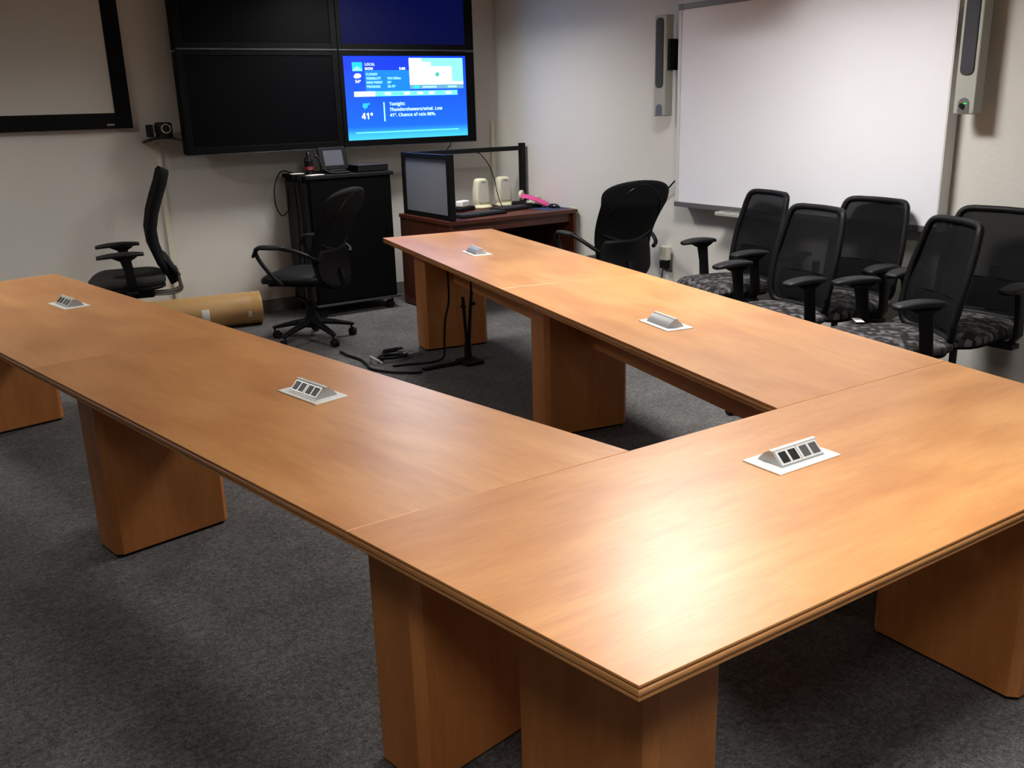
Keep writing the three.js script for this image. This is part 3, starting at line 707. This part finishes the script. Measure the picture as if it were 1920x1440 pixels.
for (const [dx, z, len, which] of [[0, -6.93, 0.95, 'long black cable hanging mid-way along the cabinet side'], [-0.004, -7.02, 1.0, 'longest black cable on the cabinet side, nearest the back wall'], [-0.002, -6.88, 0.7, 'short black cable on the cabinet side, nearest the cabinet door']])
  single('cabinet_cable', tube([[2.632 + dx, 1.1, z], [2.63 + dx, 1.03, z + 0.01], [2.634 + dx, 0.75, z + 0.03], [2.63 + dx, 1.08 - len * 0.7, z - 0.01], [2.634 + dx, 1.08 - len, z + 0.03]], 0.006, 60, 6), M.black, which, 'cable', 'cables hanging on the cabinet side');
single('cable_loop', tube([[2.7, 1.1, -7.2], [2.6, 1.115, -7.2], [2.53, 1.0, -7.18], [2.525, 0.86, -7.17], [2.57, 0.78, -7.17], [2.625, 0.84, -7.16], [2.628, 0.98, -7.16]], 0.005, 60, 6), M.black, 'looped black cable bulging out beside the cabinet top', 'cable');
{
  const t = thing('touch_panel', 'tilted touch control panel with grey screen on the equipment cabinet', 'control panel', [2.945, 1.095, -6.95], R(6));
  const a = R(-14);
  const f = mesh('frame', rbox(-0.12, 0.12, 0, 0.175, -0.012, 0.012, 0.008), M.black, t);
  f.rotation.x = a; f.position.y = 0.025;
  mesh('screen', rbox(-0.082, 0.082, 0.032, 0.148, 0.012, 0.0135, 0.0005), M.touchScreen, f);
  mesh('foot', rbox(-0.07, 0.07, 0, 0.03, -0.07, 0.06, 0.008), M.black, t);
}
{
  const t = thing('media_player', 'flat black media player box on the equipment cabinet', 'electronics', [3.215, 1.095, -6.93]);
  mesh('case', rbox(-0.13, 0.13, 0.004, 0.05, -0.1, 0.1, 0.005), M.blackSoft, t);
  mesh('lid', rbox(-0.132, 0.132, 0.049, 0.056, -0.102, 0.102, 0.003), M.tvEdge, t);
  for (const s of [-0.1, 0.1]) mesh('foot', cyl(0.012, 0.012, 0.006, 12).translate(s, 0.003, 0.07), M.black, t);
}
{
  const t = thing('dark_bottle', 'small dark bottle with a red band on the equipment cabinet', 'bottle', [2.735, 1.095, -6.95]);
  mesh('bottle', new THREE.LatheGeometry([[0, 0], [0.032, 0], [0.034, 0.01], [0.034, 0.1], [0.026, 0.125], [0.015, 0.14], [0.015, 0.165], [0, 0.165]].map(p => new THREE.Vector2(...p)), 24), M.blackGloss, t);
  mesh('band', cyl(0.0348, 0.0348, 0.025, 24, 1).translate(0, 0.05, 0), M.red, t);
}
single('slanted_cord', tube([[2.765, 1.24, -6.9], [2.79, 1.22, -6.89], [2.82, 1.14, -6.87], [2.88, 1.106, -6.85], [3.02, 1.104, -6.84]], 0.008, 40, 8), M.black, 'thick black cord curving down onto the equipment cabinet top', 'cable');
{
  const pp = (name, x, z, w, d, r, label) => { const m = single(name, rbox(-w / 2, w / 2, 0, 0.004, -d / 2, d / 2, 0.001), M.paper, label, 'paper'); m.position.set(x, 1.0955, z); m.rotation.y = r; };
  pp('paper_slip', 2.74, -6.86, 0.13, 0.07, 0.3, 'white paper slip on the front corner of the equipment cabinet');
  pp('paper_note', 2.70, -7.12, 0.1, 0.08, -0.2, 'pale note on the rear corner of the equipment cabinet');
}
single('white_adapter', rbox(3.285, 3.36, 1.0955, 1.122, -7.17, -7.12, 0.006), M.paper, 'small white adapter behind the media player', 'adapter');

// ---------------------------------------------------------------- cardboard roll
{
  const A = V(0.95, 0.125, -7.21), B = V(2.262, 0.125, -7.0), d = B.clone().sub(A), L = d.length();
  const t = thing('cardboard_roll', 'long brown cardboard roll with white labels lying along the back wall', 'roll', [(A.x + B.x) / 2, 0, (A.z + B.z) / 2], Math.atan2(-d.z, d.x));
  mesh('tube', new THREE.LatheGeometry([[0.112, -L / 2], [0.122, -L / 2], [0.125, -L / 2 + 0.004], [0.125, L / 2 - 0.004], [0.122, L / 2], [0.112, L / 2]].map(p => new THREE.Vector2(...p)), 48).rotateZ(-Math.PI / 2).translate(0, 0.125, 0), M.cardboard, t);
  mesh('end_cap', cyl(0.113, 0.113, 0.02, 40).rotateZ(Math.PI / 2).translate(L / 2 - 0.016, 0.125, 0), M.cardboard, t);
  mesh('end_cap', cyl(0.113, 0.113, 0.02, 40).rotateZ(Math.PI / 2).translate(-L / 2 + 0.016, 0.125, 0), M.cardboard, t);
  mesh('tape', new THREE.CylinderGeometry(0.1258, 0.1258, 0.07, 48, 1, true).rotateZ(Math.PI / 2).translate(L / 2 - 0.045, 0.125, 0), M.tape, t);
  const lab = (x, w, a0, a1) => mesh('label', new THREE.CylinderGeometry(0.1264, 0.1264, w, 16, 1, true, a0, a1 - a0).rotateZ(-Math.PI / 2).translate(x, 0.125, 0), M.paper, t);
  lab(L / 2 - 0.42, 0.055, -0.35, 0.5); lab(L / 2 - 0.1, 0.025, 0.0, 0.35);
}

// ---------------------------------------------------------------- desk
{
  const t = thing('computer_desk', 'dark cherry computer desk in the corner by the whiteboard wall', 'desk', [4.07, 0, -6.53]);
  const x0 = -0.6, x1 = 0.6, z0 = -0.415, z1 = 0.415;
  mesh('desktop', uvBox(x0, x1, 0.712, 0.74, z0, z1), M.cherry, t);
  const vert = g => { const u = g.attributes.uv; for (let i = 0; i < u.count; i++) u.setXY(i, u.getY(i), u.getX(i)); return g; };
  mesh('side_panel', vert(uvBox(x0 + 0.004, x0 + 0.032, 0.01, 0.712, z0 + 0.01, z1 - 0.012)), M.cherry, t);
  mesh('side_panel', vert(uvBox(x1 - 0.032, x1 - 0.004, 0.01, 0.712, z0 + 0.01, z1 - 0.012)), M.cherry, t);
  mesh('back_panel', uvBox(x0 + 0.032, x1 - 0.032, 0.2, 0.712, z0 + 0.03, z0 + 0.05), M.cherry, t);
  mesh('front_rail', uvBox(x0 + 0.032, x1 - 0.032, 0.64, 0.712, z1 - 0.07, z1 - 0.05), M.cherry, t);
  for (const [x, z] of [[x0 + 0.018, -0.36], [x0 + 0.018, 0.36], [x1 - 0.018, -0.36], [x1 - 0.018, 0.36]]) mesh('glide', cyl(0.012, 0.012, 0.01, 12).translate(x, 0.005, z), M.black, t);
}
{
  const t = thing('hutch_frame', 'black open frame with one frosted side pane standing on the cherry desk', 'frame', [4.07, 0.74, -6.53]);
  const L = -0.58, F = 0.405, B = -0.36, H = 0.49, s = 0.046;
  mesh('post', rbox(L, L + s, 0, H, F - s, F, 0.004), M.black, t);
  mesh('post', rbox(L, L + s, 0, H, B, B + s, 0.004), M.black, t);
  mesh('post', rbox(0.552, 0.552 + s, 0, H + 0.02, B, B + s, 0.004), M.black, t);
  mesh('top_rail', rbox(L + 0.004, L + s - 0.004, H - 0.04, H - 0.004, B + s, F - s, 0.003), M.black, t);
  mesh('bottom_rail', rbox(L + 0.004, L + s - 0.004, 0, 0.04, B + s, F - s, 0.003), M.black, t);
  mesh('top_rail', rbox(L + s, 0.552, H - 0.04, H - 0.004, B + 0.004, B + s - 0.004, 0.003), M.black, t);
  mesh('pane', box(L + 0.014, L + 0.02, 0.04, H - 0.04, B + s, F - s), M.frosted, t);
}
function deskSpeaker(label, x, z, turn, led) {
  const t = thing('desk_speaker', label, 'speaker', [x, 0.74, z], turn, 'cream computer speakers on the desk');
  mesh('base', pad([0, 0.012, 0.022, 0.03].map((y, i) => ({ p: [0, y, 0], w: [0.058, 0.062, 0.055, 0.045][i], t: [0.055, 0.06, 0.052, 0.04][i], n: [0, 0, 1] })), 28, 0.8), M.cream, t);
  mesh('cabinet', pad([0, 0.01, 0.05, 0.12, 0.18, 0.2, 0.208].map((y, i) => ({ p: [0, 0.022 + y, -0.012 - 0.03 * y], w: [0.04, 0.048, 0.05, 0.047, 0.04, 0.035, 0.026][i], t: [0.035, 0.045, 0.048, 0.046, 0.04, 0.034, 0.026][i], n: [0, 0, 1] })), 28, 0.5), M.cream, t);
  const g = mesh('grille', pad([0.02, 0.03, 0.1, 0.17, 0.19, 0.198].map((y, i) => ({ p: [0, 0.022 + y, 0.03 - 0.055 * y], w: [0.03, 0.04, 0.041, 0.036, 0.032, 0.024][i], t: 0.008, n: [0, 0.1, 1] })), 20, 0.5), M.creamGrille, t);
  mesh('badge', rbox(-0.012, 0.012, 0.203, 0.208, 0.026, 0.03, 0.001), M.boardFrame, g);
  t.scale.set(1.3, 1.06, 1.25);
  if (led) mesh('indicator', rbox(0.012, 0.02, 0.026, 0.032, 0.05, 0.054, 0.001), S({ color: 0x9fd040, roughness: 0.4, emissive: 0x86c020, emissiveIntensity: 0.7 }), t);
}
deskSpeaker('cream computer speaker next to the white power hub', 4.16, -6.76, R(-5), false);
deskSpeaker('cream computer speaker with a green light next to the paper pile', 4.40, -6.79, R(-5), true);
function keyboard(label, x, z, turn) {
  const t = thing('keyboard', label, 'keyboard', [x, 0.74, z], turn, 'black keyboards on the desk');
  const b = mesh('case', rbox(-0.225, 0.225, 0, 0.018, -0.085, 0.085, 0.006), M.blackSoft, t);
  const ks = [];
  for (let r = 0; r < 5; r++) for (let c = 0; c < 15; c++) ks.push(rbox(-0.213 + c * 0.0285, -0.213 + c * 0.0285 + 0.024, 0.018, 0.026, -0.07 + r * 0.028, -0.07 + r * 0.028 + 0.024, 0.003, 1));
  mesh('keys', merge(ks), M.keys, t).userData.kind = 'stuff';
}
keyboard('black keyboard beside the frosted pane of the desk frame', 3.86, -6.33, R(8));
keyboard('black keyboard between the speakers and the mouse pad', 4.33, -6.5, R(11));
single('mouse_pad', rbox(4.42, 4.66, 0.7402, 0.743, -6.45, -6.2, 0.001), M.blue, 'dark blue mouse pad at the desk edge', 'mouse pad');
{
  const t = thing('computer_mouse', 'black computer mouse on the blue mouse pad', 'mouse', [4.58, 0.743, -6.31], R(20));
  mesh('shell', pad([0, 0.012, 0.024, 0.032, 0.035].map((y, i) => ({ p: [0, y, -0.004 * i], w: [0.03, 0.032, 0.028, 0.018, 0.008][i], t: [0.05, 0.053, 0.045, 0.028, 0.012][i], n: [0, 0, 1] })), 24, 0.9), M.blackGloss, t);
  mesh('wheel', cyl(0.008, 0.008, 0.006, 14).rotateZ(Math.PI / 2).translate(0, 0.028, 0.028), M.silver, t);
}
{
  const m = single('pink_folder', pad([0, 0.3, 0.6, 1].map(k => ({ p: [0, 0.1 - 0.08 * k + 0.014 * Math.sin(k * 3), -0.11 + 0.22 * k], w: 0.11, t: 0.006, n: [0, 1, 0.4], b: -0.012 })), 20, 0.4), M.pink, 'bright pink folder leaning over the papers on the desk', 'folder');
  m.position.set(4.52, 0.745, -6.5); m.rotation.y = R(50);
}
{
  const list = [[4.52, -6.7, 0.2, 0.15, 0.4], [4.5, -6.68, 0.16, 0.2, -0.3], [4.55, -6.72, 0.19, 0.14, 0.1], [4.49, -6.7, 0.14, 0.12, 0.9]];
  list.forEach(([x, z, w, d, r], i) => { const m = single('desk_paper', rbox(-w / 2, w / 2, 0, 0.008, -d / 2, d / 2, 0.001), i % 2 ? M.blackSoft : M.paper, (i % 2 ? 'black booklet ' : 'white paper pad ') + ['at the bottom of', 'low in', 'high in', 'on top of'][i] + ' the paper pile on the desk', i % 2 ? 'booklet' : 'paper'); m.position.set(x, 0.7402 + i * 0.0085, z); m.rotation.y = r; });
  const t = thing('tape_roll', 'beige roll of tape on the paper pile', 'tape', [4.53, 0.776, -6.72], 0.6);
  mesh('roll', new THREE.TorusGeometry(0.03, 0.016, 12, 28).translate(0, 0.046, 0), M.trim, t);
  mesh('core', cyl(0.018, 0.018, 0.02, 20).rotateX(Math.PI / 2).translate(0, 0.046, 0), M.cardboard, t);
  const b = single('small_carton', rbox(-0.035, 0.035, 0, 0.07, -0.04, 0.04, 0.003), M.trim, 'small pale carton against the wall behind the pink folder', 'carton'); b.position.set(4.63, 0.7405, -6.66); b.rotation.y = 0.15;
}
{
  const t = thing('power_hub', 'white power hub on a black adapter near the frosted pane', 'adapter', [3.93, 0.74, -6.70], R(25));
  mesh('adapter', rbox(-0.1, 0.12, 0, 0.035, -0.05, 0.05, 0.008), M.black, t);
  mesh('hub', rbox(-0.05, 0.06, 0.035, 0.085, -0.035, 0.035, 0.012, 3), M.paper, t);
}
single('dangling_cord', tube([[4.14, 1.2, -6.83], [4.2, 1.175, -6.822], [4.26, 1.09, -6.8], [4.285, 0.98, -6.76], [4.275, 0.86, -6.7], [4.29, 0.76, -6.66], [4.32, 0.7445, -6.62]], 0.004, 60, 6), M.black, 'thin black cord hanging from the desk frame between the speakers', 'cable');
single('screen_cord', tube([[4.07, 1.285, -7.1], [4.085, 1.25, -7.12], [4.09, 1.19, -7.2], [4.09, 0.9, -7.3], [4.1, 0.5, -7.33]], 0.004, 40, 6), M.black, 'thin black cord dropping from the lit weather screen', 'cable');
single('beige_cable', tube([[4.6, 0.752, -6.4], [4.63, 0.75, -6.33], [4.655, 0.75, -6.25], [4.672, 0.746, -6.16], [4.682, 0.7, -6.1], [4.685, 0.62, -6.09]], 0.003, 40, 6), M.trim, 'beige cord running over the desk edge at the wall', 'cable');

// ---------------------------------------------------------------- things on the floor under the right arm
{
  const t = thing('folded_stand', 'black narrow V-shaped folded stand under the right arm end table', 'stand', [2.93, 0, -5.0]);
  mesh('rod', tube([[0.0, 0.06, 0], [-0.01, 0.2, 0], [-0.022, 0.42, 0]], 0.011, 16, 10), M.black, t);
  mesh('rod', tube([[0.004, 0.06, 0], [0.025, 0.28, 0], [0.066, 0.56, -0.02]], 0.011, 16, 10), M.black, t);
  mesh('clamp', rbox(-0.035, -0.008, 0.35, 0.37, -0.014, 0.014, 0.004), M.black, t);
  mesh('clamp', rbox(0.03, 0.062, 0.36, 0.38, -0.014, 0.014, 0.004), M.black, t);
  mesh('collar', cyl(0.022, 0.026, 0.1, 16).translate(0, 0.07, 0), M.black, t);
  mesh('foot', rbox(-0.08, 0.05, 0, 0.024, -0.03, 0.12, 0.008), M.black, t);
  mesh('foot', rbox(-0.34, 0.03, 0, 0.018, 0.0, 0.04, 0.006), M.black, t);
}
single('hanging_cable', tube([[2.86, 0.7, -5.1], [2.865, 0.5, -5.1], [2.855, 0.38, -5.09], [2.83, 0.27, -5.1], [2.815, 0.12, -5.1], [2.8, 0.03, -5.09], [2.72, 0.008, -5.1], [2.6, 0.008, -5.14], [2.48, 0.008, -5.18]], 0.007, 80, 8), M.black, 'black cable hanging from under the right arm end table to the carpet', 'cable');
single('cable_run', tube([[2.36, 0.01, -5.72], [2.36, 0.01, -5.6], [2.38, 0.01, -5.45], [2.36, 0.01, -5.3], [2.34, 0.01, -5.2], [2.4, 0.01, -5.06], [2.5, 0.01, -4.96], [2.56, 0.01, -4.93]], 0.008, 90, 8), M.black, 'black cable snaking over the carpet from the task chair to the folded stand', 'cable');
{
  const coil = (cx, cz, r, n, y, ph) => { const p = []; for (let i = 0; i <= n * 12; i++) { const a = ph + i / 12 * Math.PI * 2; p.push([cx + Math.cos(a) * r * (1 + 0.25 * Math.sin(a * 1.7 + ph)), y + 0.008 * Math.sin(a * 0.9 + ph) + 0.002 * i / 12, cz + Math.sin(a) * r * 0.7]); } return p; };
  single('cable_coil', tube(coil(2.56, -5.34, 0.085, 3, 0.02, 0.4), 0.007, 120, 6), M.black, 'tangled black cable coil on the carpet by the table leg', 'cable');
  single('cable_tangle', tube(coil(2.64, -5.5, 0.06, 3, 0.02, 1.3), 0.006, 120, 6), M.black, 'small black cable tangle at the foot of the far table leg', 'cable');
  single('white_cable_coil', tube(coil(2.70, -5.36, 0.05, 2, 0.02, 2.2), 0.005, 90, 6), M.whiteCable, 'tangled pale grey cable beside the black cable coil', 'cable');
  single('white_cable_end', tube([[2.44, 0.012, -5.40], [2.415, 0.04, -5.36], [2.42, 0.035, -5.30], [2.45, 0.012, -5.26]], 0.007, 24, 8), M.whiteCable, 'short white cable end curling beside the black cable coil', 'cable');
}
// paper tags on the chair seats
{
  const tag = (x, y, z, r, label) => { const m = single('paper_tag', rbox(-0.045, 0.045, 0, 0.003, -0.02, 0.02, 0.001), M.paper, label, 'tag', 'white tags on the patterned seats'); m.position.set(x, y, z); m.rotation.y = r; };
  tag(3.68, 0.523, -3.45, 0.4, 'white paper tag on the seat of a patterned chair nearer the desk');
  tag(3.83, 0.523, -2.78, 0.9, 'white paper tag on the seat of the turned patterned chair');
}

renderer.render(scene, camera);
